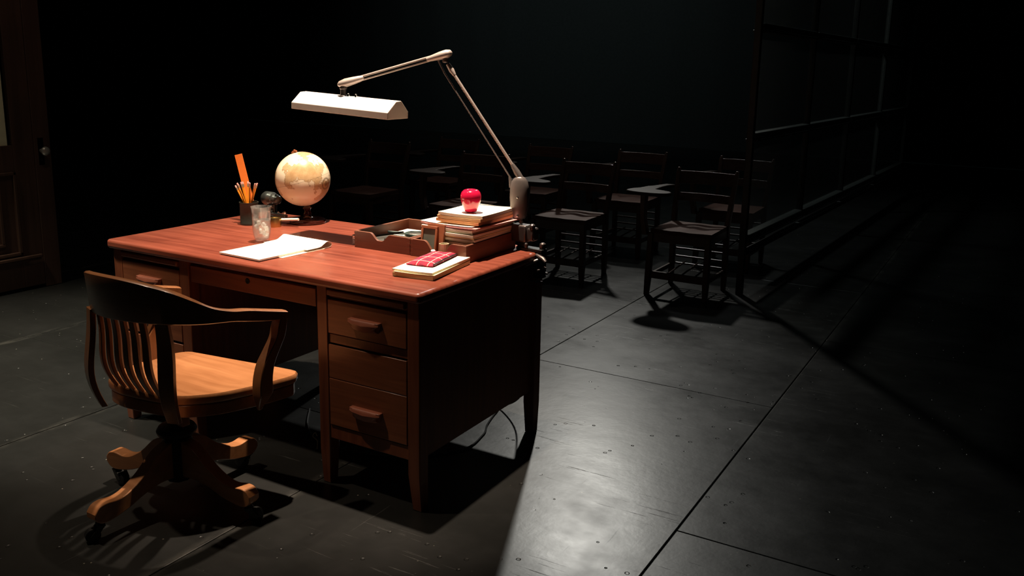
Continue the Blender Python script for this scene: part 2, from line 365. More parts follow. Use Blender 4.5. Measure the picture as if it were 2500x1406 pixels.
# ------------------------------------------------------------------ setting
bm = bm_new()
X0 = .755
strips = [(-13, 1), (-12, .3), (-11, 1.8), (-10, .7), (-9, 2.1), (-8, .2), (-7, 1.5), (-6, 0.378), (-5, 1.1), (-4, 1.6), (-3, .9), (-2, .45), (-1, 2.94), (0, 1.633), (1, .378), (2, 1.2), (3, .6), (4, 1.9)]
G = .0022
rng = random.Random(3)
for k, ys in strips:
    xa, xb = X0+1.223*(k-1), X0+1.223*k
    y = ys-2.44*3
    while y < 14:
        za = rng.uniform(-.0012, .0)
        bx(bm, xa+G, xb-G, y+G*.6, y+2.44-G*.6, -.02, za)
        y += 2.44
bx(bm, -16.1, 6.0, -7.5, 16.5, -.06, -.021)
struct('floor', bm, FLOORM, bevel=.0025, seg=2, smooth=0)
def drape(bm, x0, y0, x1, y1, z0, z1, amp, wave, n):
    d = Vector((x1-x0, y1-y0, 0)); L = d.length; t = d/L; nn = Vector((-t.y, t.x, 0)); rg = random.Random(11)
    ph = 0; bot = []; top = []
    for i in range(n+1):
        s = L*i/n; ph += (L/n)/wave*2*PI*rg.uniform(.6, 1.4)
        off = amp*math.sin(ph)
        p = Vector((x0, y0, 0))+t*s+nn*off
        bot.append(bm.verts.new((p.x, p.y, z0))); top.append(bm.verts.new((p.x, p.y, z1)))
    for i in range(n): bm.faces.new((bot[i], bot[i+1], top[i+1], top[i]))
bm = bm_new(); drape(bm, -15.8, 14.0, 5.6, 14.0, 0.01, 7.4, .012, .9, 480); struct('wall_back', bm, DRAPE, smooth=80)
bm = bm_new(); bx(bm, -16.0, -15.85, -7.4, 14.3, 0, 7.5); struct('wall_left', bm, BLKWALL)
bm = bm_new(); bx(bm, 5.75, 5.9, -7.4, 14.3, 0, 7.5); struct('wall_right', bm, BLKWALL)

# ------------------------------------------------------------------ teacher's desk
W, D, H = 1.546, .8675, .765
desk = thing('teacher_desk', 'large reddish brown wooden pedestal desk under the spotlight', 'desk', (0, 0, 0))
def rrect(x0, x1, y0, y1, r, n=6):
    out = []
    for cx, cy, a0 in ((x1-r, y0+r, -90), (x1-r, y1-r, 0), (x0+r, y1-r, 90), (x0+r, y0+r, 180)):
        for k in range(n+1):
            a = R(a0+90*k/n); out.append((cx+r*math.cos(a), cy+r*math.sin(a)))
    return out
bm = bm_new(); prism(bm, rrect(-W, 0, 0, D, .018), H-.036, H, 'XY'); obj('desktop', bm, DTOP, desk, bevel=.011, seg=4)
ZB = .180
def leg(x, y, sx=.048, sy=.05, taper=1, toe=(1, 1)):
    bm = bm_new()
    def q(x0, x1, y0, y1, z): return [(x0, y0, z), (x1, y0, z), (x1, y1, z), (x0, y1, z)]
    k = .011
    loft(bm, [q(x+(k if toe[0] > 0 else 0), x+sx-(k if toe[0] < 0 else 0), y+(k if toe[1] > 0 else 0), y+sy-(k if toe[1] < 0 else 0), 0),
              q(x, x+sx, y, y+sy, .13), q(x, x+sx, y, y+sy, H-.036)])
    return obj('leg', bm, DST, desk, bevel=.003)
XL, XI1, XI2, XR = -W+.020, -1.140, -.447, -.062
leg(XR, .018, toe=(1, 1)); leg(XR, D-.066, toe=(1, -1))
leg(XI2, .018, .045, toe=(-1, 1)); leg(XI2, D-.066, .045, toe=(-1, -1))
leg(XI1, .018, .050, toe=(1, 1)); leg(XI1, D-.066, .050, toe=(1, -1))
leg(XL, .018, toe=(-1, 1)); leg(XL, D-.066, toe=(-1, -1))
def pedestal(xa, xb):
    bm = bm_new()
    bx(bm, xa-.036, xa-.016, .05, D-.05, ZB, H-.036); bx(bm, xb+.016, xb+.034, .05, D-.05, ZB, H-.036)
    bx(bm, xa-.02, xb+.02, .06, D-.05, ZB, ZB+.02)
    bx(bm, xa-.01, xb+.01, .022, .06, ZB, ZB+.05)
    bx(bm, xa-.01, xb+.01, .026, .06, .530, .563)
    bx(bm, xa-.01, xb+.01, .030, .06, .690, H-.036)
    bx(bm, xa-.02, xb+.02, D-.07, D-.05, ZB, H-.036)
    obj('pedestal', bm, DST, desk, bevel=.002)
def handle(parent, xc, z):
    bm = bm_new()
    rings = []
    for t, wd in ((0, .8), (.12, .95), (.5, 1.0), (.88, .95), (1, .8)):
        x = xc-.066+.132*t
        k = .010*abs(2*t-1)**3
        rings.append([(x, .020, z+.017), (x, .000, z+.017), (x, -.007+k, z+.012), (x, -.010+k, z+.002+k*.3), (x, -.007+k, z-.012+k), (x, .000, z-.022+k), (x, .020, z-.024)])
    # taper the underside towards the ends
    rings = [[(xc+(p[0]-xc)*(1.0 if p[2] > z else .78), p[1], p[2]) for p in r] for r in rings]
    loft(bm, rings); obj('handle', bm, HNDL, parent, bevel=.002)
def drawer(xa, xb, za, zb, hz=None, hole=False, groove=None, y=.018):
    bm = bm_new()
    g = .0035
    if groove:
        bx(bm, xa+g, xb-g, y, .045, za+g, groove-.0012); bx(bm, xa+g, xb-g, y, .045, groove+.0012, zb-g); bx(bm, xa+g, xb-g, y+.002, .045, za+g, zb-g)
    else: bx(bm, xa+g, xb-g, y, .045, za+g, zb-g)
    d = obj('drawer', bm, DFR, desk, bevel=.0022)
    if hz: handle(d, (xa+xb)/2, hz)
    if hole:
        bm = bm_new(); M = Matrix.Translation((-.782, y-.0004, .694)) @ Matrix.Rotation(R(90), 4, 'X')
        lathe(bm, [(.0105, -.001), (.0105, .0012), (.008, .0018), (.004, .0006)], n=20, M=M); obj('keyhole', bm, IRON, d)
    return d
for xa, xb in ((XI2+.045, XR), (XL+.048, XI1)):
    pedestal(xa, xb)
    drawer(xa, xb, .563, .690, .622)
    # writing slide above the drawers
    bm = bm_new(); bx(bm, xa+.004, xb-.008, .012, .05, .701, .722); obj('writing_slide', bm, DFR, desk, bevel=.004)
drawer(XI2+.045, XR, .229, .530, .308, groove=.405)
drawer(XL+.048, XI1, .395, .530, .465); drawer(XL+.048, XI1, .229, .392, .318)
drawer(XI1+.052, XI2-.006, .645, .716, hole=True, y=.024)
bm = bm_new(); bx(bm, XI1+.05, XI2, D-.075, D-.055, .30, H-.036); obj('modesty_panel', bm, DST, desk, bevel=.002)
bm = bm_new(); bx(bm, XI1+.05, XI2, .05, .07, .72, H-.036); obj('front_rail', bm, DST, desk, bevel=.002)

# ------------------------------------------------------------------ swivel armchair
CH = Vector((-.70, -.30, 0))
chair = thing('swivel_armchair', 'golden oak swivel armchair with curved slatted back and casters', 'chair', CH, 0)
SZ = .445
ctrl = [(-.215, .172), (-.243, .150), (-.268, .073), (-.268, -.03), (-.252, -.115), (-.215, -.168), (-.14, -.186), (-.08, -.184), (-.013, -.176), (.05, -.164), (.10, -.146), (.140, -.113), (.185, -.056), (.217, .018), (.245, .10), (.262, .180), (.252, .212), (.215, .226), (.0, .198)]
pp = cr_interp([(x, y, 0) for x, y in ctrl+ctrl[:1]], 4)[:-1]
ol = [(p.x, p.y) for p in pp]
def ring(sc, z): return [(x*sc, y*sc, z) for x, y in ol]
def saddle(x, y): return -.013*math.exp(-(((x+.09)/.10)**2+((y+.02)/.13)**2))-.013*math.exp(-(((x-.09)/.10)**2+((y-.0)/.13)**2))+.004*math.exp(-((x/.04)**2+((y-.19)/.10)**2))
bm = bm_new()
rs = [ring(.985, SZ-.030), ring(1, SZ-.024), ring(1, SZ-.007), ring(.985, SZ)]
for sc in (.93, .86, .76, .64, .52, .40, .28, .16, .06): rs.append([(x*sc, y*sc, SZ+saddle(x*sc, y*sc)) for x, y in ol])
loft(bm, rs); obj('seat', bm, OAKX, chair, smooth=50)
bm = bm_new(); loft(bm, [ring(.97, SZ-.075), ring(.97, SZ-.034)]); obj('seat_apron', bm, OAKR, chair, bevel=.003)
# back and arm rail (one bent rail): plan, top z, bottom z
rail = [(.270, .145, .684, .654), (.262, .055, .706, .668), (.260, -.010, .722, .682), (.260, -.075, .735, .697), (.255, -.135, .756, .706), (.235, -.185, .788, .711), (.195, -.230, .820, .715), (.130, -.260, .838, .715), (.050, -.275, .846, .713),
        (-.030, -.275, .846, .710), (-.100, -.262, .841, .707), (-.165, -.232, .829, .704), (-.220, -.183, .800, .700), (-.252, -.120, .762, .694), (-.265, -.050, .735, .685), (-.268, .020, .718, .670), (-.262, .09, .700, .660), (-.255, .16, .684, .652)]
top = cr_interp([(x, y, z) for x, y, z, _ in rail], 5); bot = cr_interp([(x, y, zz) for x, y, z, zz in rail], 5)
bm = bm_new(); rings = []
for i, (t, b) in enumerate(zip(top, bot)):
    tn = (top[min(i+1, len(top)-1)]-top[max(i-1, 0)]); tn.z = 0; tn.normalize(); n_ = Vector((-tn.y, tn.x, 0))
    if n_.dot(Vector((t.x, t.y, 0))) < 0: n_ = -n_
    h = t.z-b.z; lean = max(0, h-.05)*.12
    wd = .026 if h < .055 else max(.012, .026-(h-.055)*.18)
    o = n_*lean
    rings.append([t+o+n_*wd*.8+Vector((0, 0, -.004)), t+o+n_*wd*.4, t+o-n_*wd*.4, t+o-n_*wd*.8+Vector((0, 0, -.004)), b-n_*wd*.8+Vector((0, 0, .004)), b-n_*wd*.5, b+n_*wd*.5, b+n_*wd*.8+Vector((0, 0, .004))])
loft(bm, rings); obj('back_and_arm_rail', bm, OAKR, chair, smooth=45)
# arm uprights: S curved flat boards from the arm front down past the seat edge
for s_, xo, yo in ((1, .268, 0), (-1, -.270, -.008)):
    ctr = [(.130, .672, .014), (.122, .640, .020), (.112, .605, .021), (.086, .567, .024), (.058, .527, .027), (.044, .480, .029), (.042, .435, .030), (.040, .405, .022), (.036, .372, .006)]
    path = cr_interp([(xo, y+yo, z) for y, z, _ in ctr], 4); wd = cr_interp([(k, 0, 0) for _, _, k in ctr], 4)
    bm = bm_new(); rings = []
    for p, ww in zip(path, wd):
        hx = .018*max(.30, min(1, (p.z-.36)/.07)); hy = ww.x; xin = p.x-s_*.016; xout = p.x-s_*.016+2*hx*s_
        rings.append([(xin, p.y-hy, p.z), (xin, p.y+hy, p.z), (xout, p.y+hy*.9, p.z), (xout, p.y-hy*.9, p.z)])
    loft(bm, rings); obj('arm_upright', bm, OAKZ, chair, bevel=.003)
def back_slat(a, b, w0, thick, z0=.43, z1=.715, bow=.020, name='back_slat'):
    a = Vector((*a, 0)); b = Vector((*b, 0)); bm = bm_new(); rings = []
    out = (a+b); out.z = 0; out.normalize(); out = (out+Vector((0, -.8, 0))).normalized(); side = Vector((-out.y, out.x, 0))
    for k in range(15):
        t = k/14
        c = a+(b-a)*t+Vector((0, 0, z0+(z1-z0)*t))+out*(bow*math.sin(PI*t)+.008*math.sin(2*PI*t))
        w_ = w0*(1+.25*math.sin(PI*t))
        rings.append([c+side*w_+out*thick, c+side*w_-out*thick, c-side*w_-out*thick, c-side*w_+out*thick])
    loft(bm, rings); return obj(name, bm, OAKZ, chair, bevel=.002)
back_slat((-.195, -.205), (-.158, -.246), .021, .009, z0=.372, bow=.024, name='back_post')
back_slat((.098, -.166), (.160, -.236), .021, .009, z0=.362, bow=.010, name='back_post')
for k in range(6):
    u = (k+.75)/6.9
    xa = -.185+.265*u; ya = -.172+.022*u*u
    xb = -.142+.275*u; yb = -.262+.005*u+.016*(2*u-1)**2
    back_slat((xa, ya), (xb, yb), .0100, .0065)
# swivel iron and hub
HUB = Vector((-.055, -.040, 0))   # in chair coordinates
bm = bm_new(); lathe(bm, [(.016, .19), (.016, .37)], HUB, 20)
lathe(bm, [(.03, .235), (.062, .25), (.066, .262), (.058, .275), (.03, .285)], HUB, 28)
lathe(bm, [(.022, .285), (.026, .33), (.055, .345), (.060, .358)], HUB, 24)
for a in range(4):
    M = Matrix.Translation(HUB) @ Matrix.Rotation(R(90*a+38), 4, 'Z'); add_box(bm, (.075, 0, .360), (.15, .034, .014), M)
obj('swivel_iron', bm, IRON, chair, bevel=.002)
bm = bm_new(); lathe(bm, [(.040, .085), (.050, .10), (.050, .225), (.044, .238)], HUB, 8); obj('hub_block', bm, IRON, chair, bevel=.004)
bm = bm_new(); bx(bm, HUB.x+.045, HUB.x+.075, -.075, -.045, .295, .372); obj('tilt_spring_block', bm, OAKZ, chair, bevel=.004)
# four curved legs with casters: world directions nearly along the desk axes
for ang in (-91, 4, 89, 184):
    M = Matrix.Translation(HUB) @ Matrix.Rotation(R(ang), 4, 'Z')
    up_ = cr_interp([(.035, 0, .232), (.09, 0, .212), (.15, 0, .160), (.205, 0, .128), (.245, 0, .119), (.285, 0, .124), (.312, 0, .119), (.328, 0, .100)], 4)
    lo_ = cr_interp([(.035, 0, .105), (.09, 0, .108), (.15, 0, .096), (.205, 0, .076), (.245, 0, .066), (.285, 0, .060), (.312, 0, .066), (.328, 0, .084)], 4)
    bm = bm_new(); rings = []
    for u, l in zip(up_, lo_):
        h = .0225
        rings.append([M @ Vector((u.x, -h, u.z)), M @ Vector((u.x, h, u.z)), M @ Vector((l.x, h, l.z)), M @ Vector((l.x, -h, l.z))])
    loft(bm, rings); lg = obj('leg', bm, OAKX, chair, bevel=.0035)
    bm = bm_new(); c = M @ Vector((.297, 0, 0))
    tube(bm, [c+Vector((0, 0, .072)), c+Vector((0, 0, .040))], .010, 12)
    sw = Matrix.Translation(c) @ Matrix.Rotation(R(ang*1.7+40), 4, 'Z')
    for s in (-1, 1):
        prism(bm, [(-.008, .052), (.012, .052), (.034, .024), (.026, .016), (.014, .022)], s*.018-.0015, s*.018+.0015, 'XZ', sw)
    add_box(bm, (.002, 0, .053), (.024, .039, .004), sw)
    Mw = sw @ Matrix.Translation((.026, 0, .0225)) @ Matrix.Rotation(R(90), 4, 'X')
    lathe(bm, [(.012, -.014), (.0225, -.011), (.0225, .011), (.012, .014)], n=24, M=Mw)
    obj('caster', bm, BLACKM, lg)

# ------------------------------------------------------------------ clamp-on desk lamp
lamp = thing('clamp_desk_lamp', 'metal clamp-on drafting lamp with long white fluorescent shade, unlit', 'lamp', (0, 0, 0))
ELB = Vector((-.385, .70, 1.512)); PIV = Vector((-.092, .795, 1.045))
SH0 = Vector((-.968, .465, 1.289)); tilt = math.atan2(-.022, .48)
MS = Matrix.Translation(SH0) @ Matrix.Rotation(-tilt, 4, 'Y')
Ls = .485
prof = [(0, 0), (0, .026), (.050, .066), (.082, .068), (.128, .026), (.128, 0), (.122, 0), (.122, .024), (.080, .062), (.052, .061), (.006, .024), (.006, 0)]
bm = bm_new(); prism(bm, prof, 0.0, Ls, 'YZ', MS)
for x0, x1 in ((0, .004), (Ls-.004, Ls)): prism(bm, prof[:6], x0, x1, 'YZ', MS)
sh = obj('lamp_shade', bm, LAMPSH, lamp, bevel=.003, seg=3)
for k in (0, 1):
    bm = bm_new(); M = MS @ Matrix.Translation((.243+.038*k, .060, .066)); lathe(bm, [(.0055, 0), (.0055, .010), (.003, .013)], n=16, M=M); obj('switch_button', bm, CHROME, sh)
bm = bm_new()
for yy in (.042, .086): tube(bm, [MS @ Vector((.02, yy, .024)), MS @ Vector((Ls-.02, yy, .024))], .011, 12)
obj('fluorescent_tube', bm, plain('unlit_tube', (.7, .7, .7), .3), sh)
bm = bm_new(); sp = MS @ Vector((.215, .064, .064)); lathe(bm, [(.020, 0), (.020, .004), (.012, .006), (.012, .028), (.015, .030), (.015, .040)], sp, 20); obj('swivel_stem', bm, CLAMPM, lamp, bevel=.001)
KN = sp+Vector((0, 0, .050))
dirU = (ELB-KN).normalized()
side = dirU.cross(Vector((0, 0, 1))).normalized(); upv = side.cross(dirU)
def ell_body(bm, a, b, stations, n=16):
    rings = []
    for t, rw, rh in stations:
        c = a+(b-a)*t
        rings.append([c+side*math.cos(2*PI*k/n)*rw+upv*math.sin(2*PI*k/n)*rh for k in range(n)])
    loft(bm, rings)
bm = bm_new(); ell_body(bm, KN-dirU*.022, KN+dirU*.085, [(0, .008, .006), (.08, .016, .013), (.3, .019, .017), (.6, .016, .015), (.85, .012, .012), (1, .007, .009)]); obj('head_knuckle', bm, LAMPM, lamp, smooth=60)
bm = bm_new(); q0 = upv*.0065; tube(bm, [KN+dirU*.06+q0, ELB-dirU*.03+q0], .0048, 10); tube(bm, [KN+dirU*.06-q0, ELB-dirU*.03-q0], .0042, 10); obj('upper_arm', bm, LAMPM, lamp)
bm = bm_new(); ell_body(bm, ELB-dirU*.075, ELB+dirU*.028, [(0, .007, .009), (.25, .012, .012), (.55, .018, .016), (.8, .021, .017), (.95, .016, .012), (1, .008, .004)]); obj('elbow_joint', bm, LAMPM, lamp, smooth=60)
dirL = (PIV-ELB).normalized(); sdl = Vector((0, 0, 1)).cross(dirL).normalized(); nrm = dirL.cross(sdl).normalized()
horiz = Vector((dirL.x, dirL.y, 0)).normalized()
bm = bm_new(); lathe(bm, [(.007, -.020), (.011, -.016), (.011, 0), (.008, .006)], ELB+Vector((0, 0, -.012)), 16); obj('elbow_pin', bm, LAMPG, lamp)
e2 = ELB+Vector((0, 0, -.026))+horiz*.004
bm = bm_new(); tube(bm, [e2+dirL*.012, e2+dirL*.04, e2+dirL*.062], [.008, .011, .007], 14); obj('elbow_ferrule', bm, LAMPM, lamp)
bm = bm_new(); tube(bm, [e2+dirL*.055, PIV-dirL*.055], .0058, 10); obj('lower_arm', bm, LAMPM, lamp)
bm = bm_new(); off = horiz*-.036+Vector((0, 0, -.006)); tube(bm, [ELB+horiz*-.03+Vector((0, 0, -.018)), e2+off*.9+dirL*.05, PIV+off+Vector((0, 0, .0))], .0034, 10); obj('balance_rod', bm, LAMPG, lamp)
bm = bm_new(); tube(bm, [PIV-dirL*.065, PIV-dirL*.03, PIV+dirL*.01], [.008, .013, .012], 12); tube(bm, [PIV+off+dirL*-.015, PIV+off+Vector((.0, 0, -.03))], [.005, .010], 10); obj('arm_socket', bm, LAMPG, lamp)
# balance housing: flattened capsule
bm = bm_new(); rings = []; vd = Vector((CAM.x-PIV.x, CAM.y-PIV.y, 0)).normalized(); wd_ = horiz
nrmH = Vector((-wd_.y, wd_.x, 0))
for t, a, b in ((0, .006, .010), (.04, .020, .018), (.12, .031, .022), (.28, .037, .025), (.5, .038, .026), (.75, .035, .025), (.93, .029, .022), (.985, .023, .018), (1, .014, .010)):
    c = Vector((PIV.x-.004, PIV.y, PIV.z+.010-.170*t))
    rings.append([c+wd_*math.copysign(abs(math.cos(q))**.75, math.cos(q))*a+nrmH*math.copysign(abs(math.sin(q))**.75, math.sin(q))*b for q in [2*PI*k/24 for k in range(24)]])
loft(bm, rings); hs = obj('balance_housing', bm, LAMPG, lamp, smooth=70)
cc = Vector((PIV.x-.006, PIV.y, PIV.z-.072))
M = Matrix.Translation(cc-nrmH*.024) @ (-nrmH).to_track_quat('Z', 'Y').to_matrix().to_4x4()
bm = bm_new(); lathe(bm, [(.005, -.003), (.004, .003), (.002, .0045)], n=16, M=M); obj('housing_screw', bm, CHROME, hs); bm = bm_new(); M2 = Matrix.Translation((0, 0, -.072)) @ M; lathe(bm, [(.004, -.003), (.004, .004), (.002, .0055)], n=12, M=M2); obj('housing_screw', bm, CHROME, hs)
LB = Vector((PIV.x+.006, PIV.y, 0))
bm = bm_new(); lathe(bm, [(.007, .868), (.009, .874), (.006, .880), (.006, .892)], LB, 16); obj('base_stem', bm, NICKEL, lamp)
Mc = Matrix.Translation((LB.x+.010, LB.y, 0)) @ Matrix.Rotation(R(-6), 4, 'Z')
bm = bm_new(); bx(bm, -.048, .030, -.026, .026, .798, .866, Mc); bx(bm, .030, .062, -.022, .022, .806, .858, Mc)
obj('clamp_block', bm, CLAMPM, lamp, bevel=.008, seg=3)
bm = bm_new(); M = Mc @ Matrix.Translation((.052, -.012, .862)); lathe(bm, [(.010, -.01), (.012, .0), (.011, .008), (.006, .012)], n=16, M=M); obj('clamp_knob', bm, CLAMPM, lamp); bm = bm_new()
M = Mc @ Matrix.Translation((.030, -.02, .79)); lathe(bm, [(.007, -.01), (.0075, .004), (.004, .009)], n=12, M=M); obj('clamp_knob', bm, CLAMPM, lamp)
bm = bm_new(); bx(bm, -.018, .018, -.016, .016, H+.014, .800, Mc); bx(bm, -.020, .104, -.020, .020, H+.0008, H+.014, Mc); bx(bm, .084, .104, -.016, .016, .664, H+.0008, Mc); bx(bm, .060, .104, -.014, .014, .664, .678, Mc)
obj('clamp_bracket', bm, IRON, lamp, bevel=.003)
bm = bm_new(); lathe(bm, [(.010, -.01), (.014, .0), (.012, .014), (.006, .018)], Mc @ Vector((.092, .004, .785)), 14); obj('clamp_knob', bm, CLAMPM, lamp)
bm = bm_new(); tube(bm, [Mc @ Vector((.080, -.02, .757)), Mc @ Vector((.118, -.030, .748)), Mc @ Vector((.134, -.034, .738))], [.007, .0095, .006], 10); obj('clamp_lever', bm, CLAMPM, lamp)
bm = bm_new(); tube(bm, [Mc @ Vector((.096, -.022, .742)), Mc @ Vector((.070, -.050, .728)), Mc @ Vector((.056, -.058, .718))], [.006, .007, .005], 10); obj('clamp_lever', bm, CLAMPM, lamp)
for q_ in ((.096, -.026, .700), (.112, -.012, .708), (.112, .0, .684)):
    bm = bm_new(); lathe(bm, [(.003, -.006), (.009, -.003), (.009, .003), (.003, .006)], Mc @ Vector(q_), 12); obj('clamp_bolt', bm, CLAMPM, lamp)
bm = bm_new()
tube(bm, [Mc @ Vector((.070, 0, .640)), Mc @ Vector((.070, 0, H-.040))], .0055, 12); tube(bm, [Mc @ Vector((.046, -.006, .645)), Mc @ Vector((.094, .006, .645))], .0042, 10)
obj('clamp_screw', bm, CLAMPM, lamp)

# ------------------------------------------------------------------ things on the desk
T = H
# pencil cup
cup = thing('pencil_cup', 'short dark green cylindrical pencil cup at the left of the desk', 'cup', (-1.336, .566, T))
bm = bm_new(); lathe(bm, [(.040, 0), (.0405, .002), (.0405, .010), (.0395, .012), (.0395, .092), (.0415, .094), (.0415, .100), (.0375, .100), (.0375, .008), (.001, .008)], n=40); obj('cup_body', bm, CUPM, cup, smooth=50)
rg = random.Random(5)
def pencil_at(o, base, tip):
    d = Vector(tip)-Vector(base); o.location = base; o.rotation_euler = d.to_track_quat('Z', 'Y').to_euler()
pen = thing('pencil', 'unsharpened yellow pencil, eraser up, in the dark green cup', 'pencil', (0, 0, 0), 0, 'yellow pencils in the cup')
bm = bm_new(); lathe(bm, [(.0036, 0), (.0036, .160)], n=6); obj('shaft', bm, PENCIL, pen)
bm = bm_new(); lathe(bm, [(.0039, .159), (.0041, .162), (.0038, .165), (.0041, .168), (.0039, .172)], n=12); obj('ferrule', bm, FERR, pen)
bm = bm_new(); lathe(bm, [(.0037, .172), (.0037, .180), (.003, .182)], n=12); obj('eraser', bm, ERAS, pen)
cx, cy = -1.336, .566
tips = [(-.075, -.012), (-.058, .014), (-.046, -.020), (-.034, .004), (-.022, -.018), (-.016, .016), (.022, -.012), (.036, .004), (.030, .022), (-.062, .0)]
for i, (tx, ty) in enumerate(tips):
    k = 1/2.6
    base = Vector((cx-tx*.25+rg.uniform(-.006, .006), cy-ty*.5+rg.uniform(-.006, .006), T+.010))
    base.x = max(cx-.028, min(cx+.028, base.x))
    tp = Vector((cx+tx*1.05, cy+ty, T+.182+rg.uniform(-.004, .006)))
    o = pen if i == 0 else dup(pen, (0, 0, 0), 0)
    rank = sorted(tips, key=lambda q: q[0]*.87+q[1]*.5).index((tx, ty))
    o['label'] = 'yellow pencil with eraser up in the green cup, '+['leftmost', 'second from the left', 'third from the left', 'fourth from the left', 'fifth from the left', 'fifth from the right', 'fourth from the right', 'third from the right', 'second from the right', 'rightmost'][rank]+' of ten'
    pencil_at(o, base, tp)
bm = bm_new(); bx(bm, -.0165, .0165, -.0014, .0014, 0, .308); rul = obj('ruler', bm, ORANGE, bevel=.0005)
tag(rul, 'flat orange ruler standing in the pencil cup behind the pencils', 'ruler')
p0, p1 = Vector((cx+.002, cy+.031, T+.009)), Vector((cx-.104, cy+.046, T+.306))
zax = (p1-p0).normalized(); xax = Vector((.80, .60, 0)); xax = (xax-zax*xax.dot(zax)).normalized(); yax = zax.cross(xax)
Mr = Matrix((xax, yax, zax)).transposed().to_4x4(); Mr.translation = p0; rul.matrix_world = Mr

# pencil sharpener
shp = thing('pencil_sharpener', 'dark metal hand crank pencil sharpener beside the globe', 'pencil sharpener', (-1.325, .70, T), R(-8))
bm = bm_new(); M = Matrix.Translation((-.01, 0, .098)) @ Matrix.Rotation(R(90), 4, 'Y')
lathe(bm, [(.012, -.050), (.026, -.046), (.031, -.036), (.031, .004), (.029, .006), (.029, .012), (.027, .014), (.027, .022), (.024, .024), (.024, .032), (.020, .036), (.019, .050), (.012, .056)], n=32, M=M); obj('shavings_drum', bm, SHARPM, shp, smooth=50)
bm = bm_new(); rings = []
for z, a, b in ((0, .040, .034), (.006, .040, .034), (.012, .030, .026), (.045, .020, .020), (.075, .022, .022)): rings.append([(-.006+a*math.cos(2*PI*k/20), b*math.sin(2*PI*k/20), z) for k in range(20)])
loft(bm, rings); obj('base', bm, SHARPM, shp, bevel=.002, smooth=50)
bm = bm_new(); M = Matrix.Translation((.012, -.026, .058)) @ Matrix.Rotation(R(75), 4, 'X'); lathe(bm, [(.018, -.004), (.018, .004), (.012, .007)], n=24, M=M); obj('size_dial', bm, CHROME, shp)
bm = bm_new(); bx(bm, .02, .125, -.034, -.016, .030, .042); bx(bm, .02, .120, -.036, -.014, .026, .030); obj('crank_arm', bm, SHARPM, shp, bevel=.002)
bm = bm_new(); lathe(bm, [(.006, 0), (.010, .003), (.010, .010), (.004, .014)], (.112, -.025, .042), 16); obj('crank_knob', bm, CHROME, shp); bm = bm_new(); lathe(bm, [(.004, 0), (.006, .004), (.002, .010)], (.07, -.025, .042), 14)
obj('crank_pin', bm, CHROME, shp)
bm = bm_new(); tube(bm, [(-1.205, .622, T+.026), (-1.115, .640, T+.034)], .0062, 12); tag(obj('chalk_stick', bm, PAPERW), 'stick of white chalk leaning on the globe foot', 'chalk')
bm = bm_new(); lathe(bm, [(.026, 0), (.0265, .003), (.0265, .036), (.025, .040), (.021, .041), (.020, .038), (.001, .036)], (0, 0, 0), 32)
o = obj('brass_pot', bm, BRASS, smooth=50); o.location = (-1.205, .590, T); tag(o, 'small round brass pot between the glass and the globe', 'pot')

# drinking glass with water
gl = thing('drinking_glass', 'clear flared drinking glass half full of water on the desk', 'glass', (-1.006, .318, T))
bm = bm_new(); lathe(bm, [(.024, 0), (.028, .002), (.029, .010), (.0335, .030), (.0365, .060), (.0355, .085), (.0365, .110), (.0405, .143), (.0392, .1435), (.0350, .110), (.0338, .085), (.0345, .060), (.0315, .030), (.027, .014), (.001, .012)], n=48); obj('glass_wall', bm, GLASS, gl, smooth=60)
bm = bm_new(); lathe(bm, [(.001, .0125), (.0268, .0145), (.0312, .030), (.0342, .060), (.0335, .085), (.0335, .090), (.001, .090)], n=48); obj('water', bm, WATER, gl, smooth=60)
bm = bm_new(); rg2 = random.Random(2)
for i in range(7):
    c = Vector((rg2.uniform(-.014, .014), rg2.uniform(-.014, .014), .028+.0085*i)); M = Matrix.Translation(c) @ Euler((rg2.uniform(0, 3), rg2.uniform(0, 3), rg2.uniform(0, 3))).to_matrix().to_4x4(); add_box(bm, (0, 0, 0), (.018, .015, .012), M)
obj('ice', bm, glassmat('ice', (.9, .92, .92), .38, 1.3), gl, bevel=.002)

# globe
glb = thing('desk_globe', 'small antique cream globe on a dark turned wooden foot', 'globe', (-1.160, .745, T))
bm = bm_new(); lathe(bm, [(.075, 0), (.080, .003), (.081, .010), (.077, .017), (.066, .021), (.050, .022), (.030, .024), (.021, .028), (.017, .036), (.019, .042), (.016, .048), (.013, .056), (.017, .064), (.022, .068), (.013, .074), (.008, .080)], n=48); obj('globe_foot', bm, GLOBEW, glb, smooth=40)
bm = bm_new(); bmesh.ops.create_uvsphere(bm, u_segments=64, v_segments=40, radius=.121)
ball = obj('globe_ball', bm, GLOBE, glb, smooth=180); ball.location = (-.022, 0, .196); ball.rotation_euler = (R(10), R(-12), R(0))
bm = bm_new(); tube(bm, [(-.004, 0, .121), (0, .0, .128)], [.012, .007], 16); tube(bm, [(-.010, 0, .123), (.004, 0, .131), (.016, 0, .126)], [.004, .0055, .003], 12); pc = obj('pole_cap', bm, plain('copper_cap', (.5, .16, .07), .3, .6), ball)

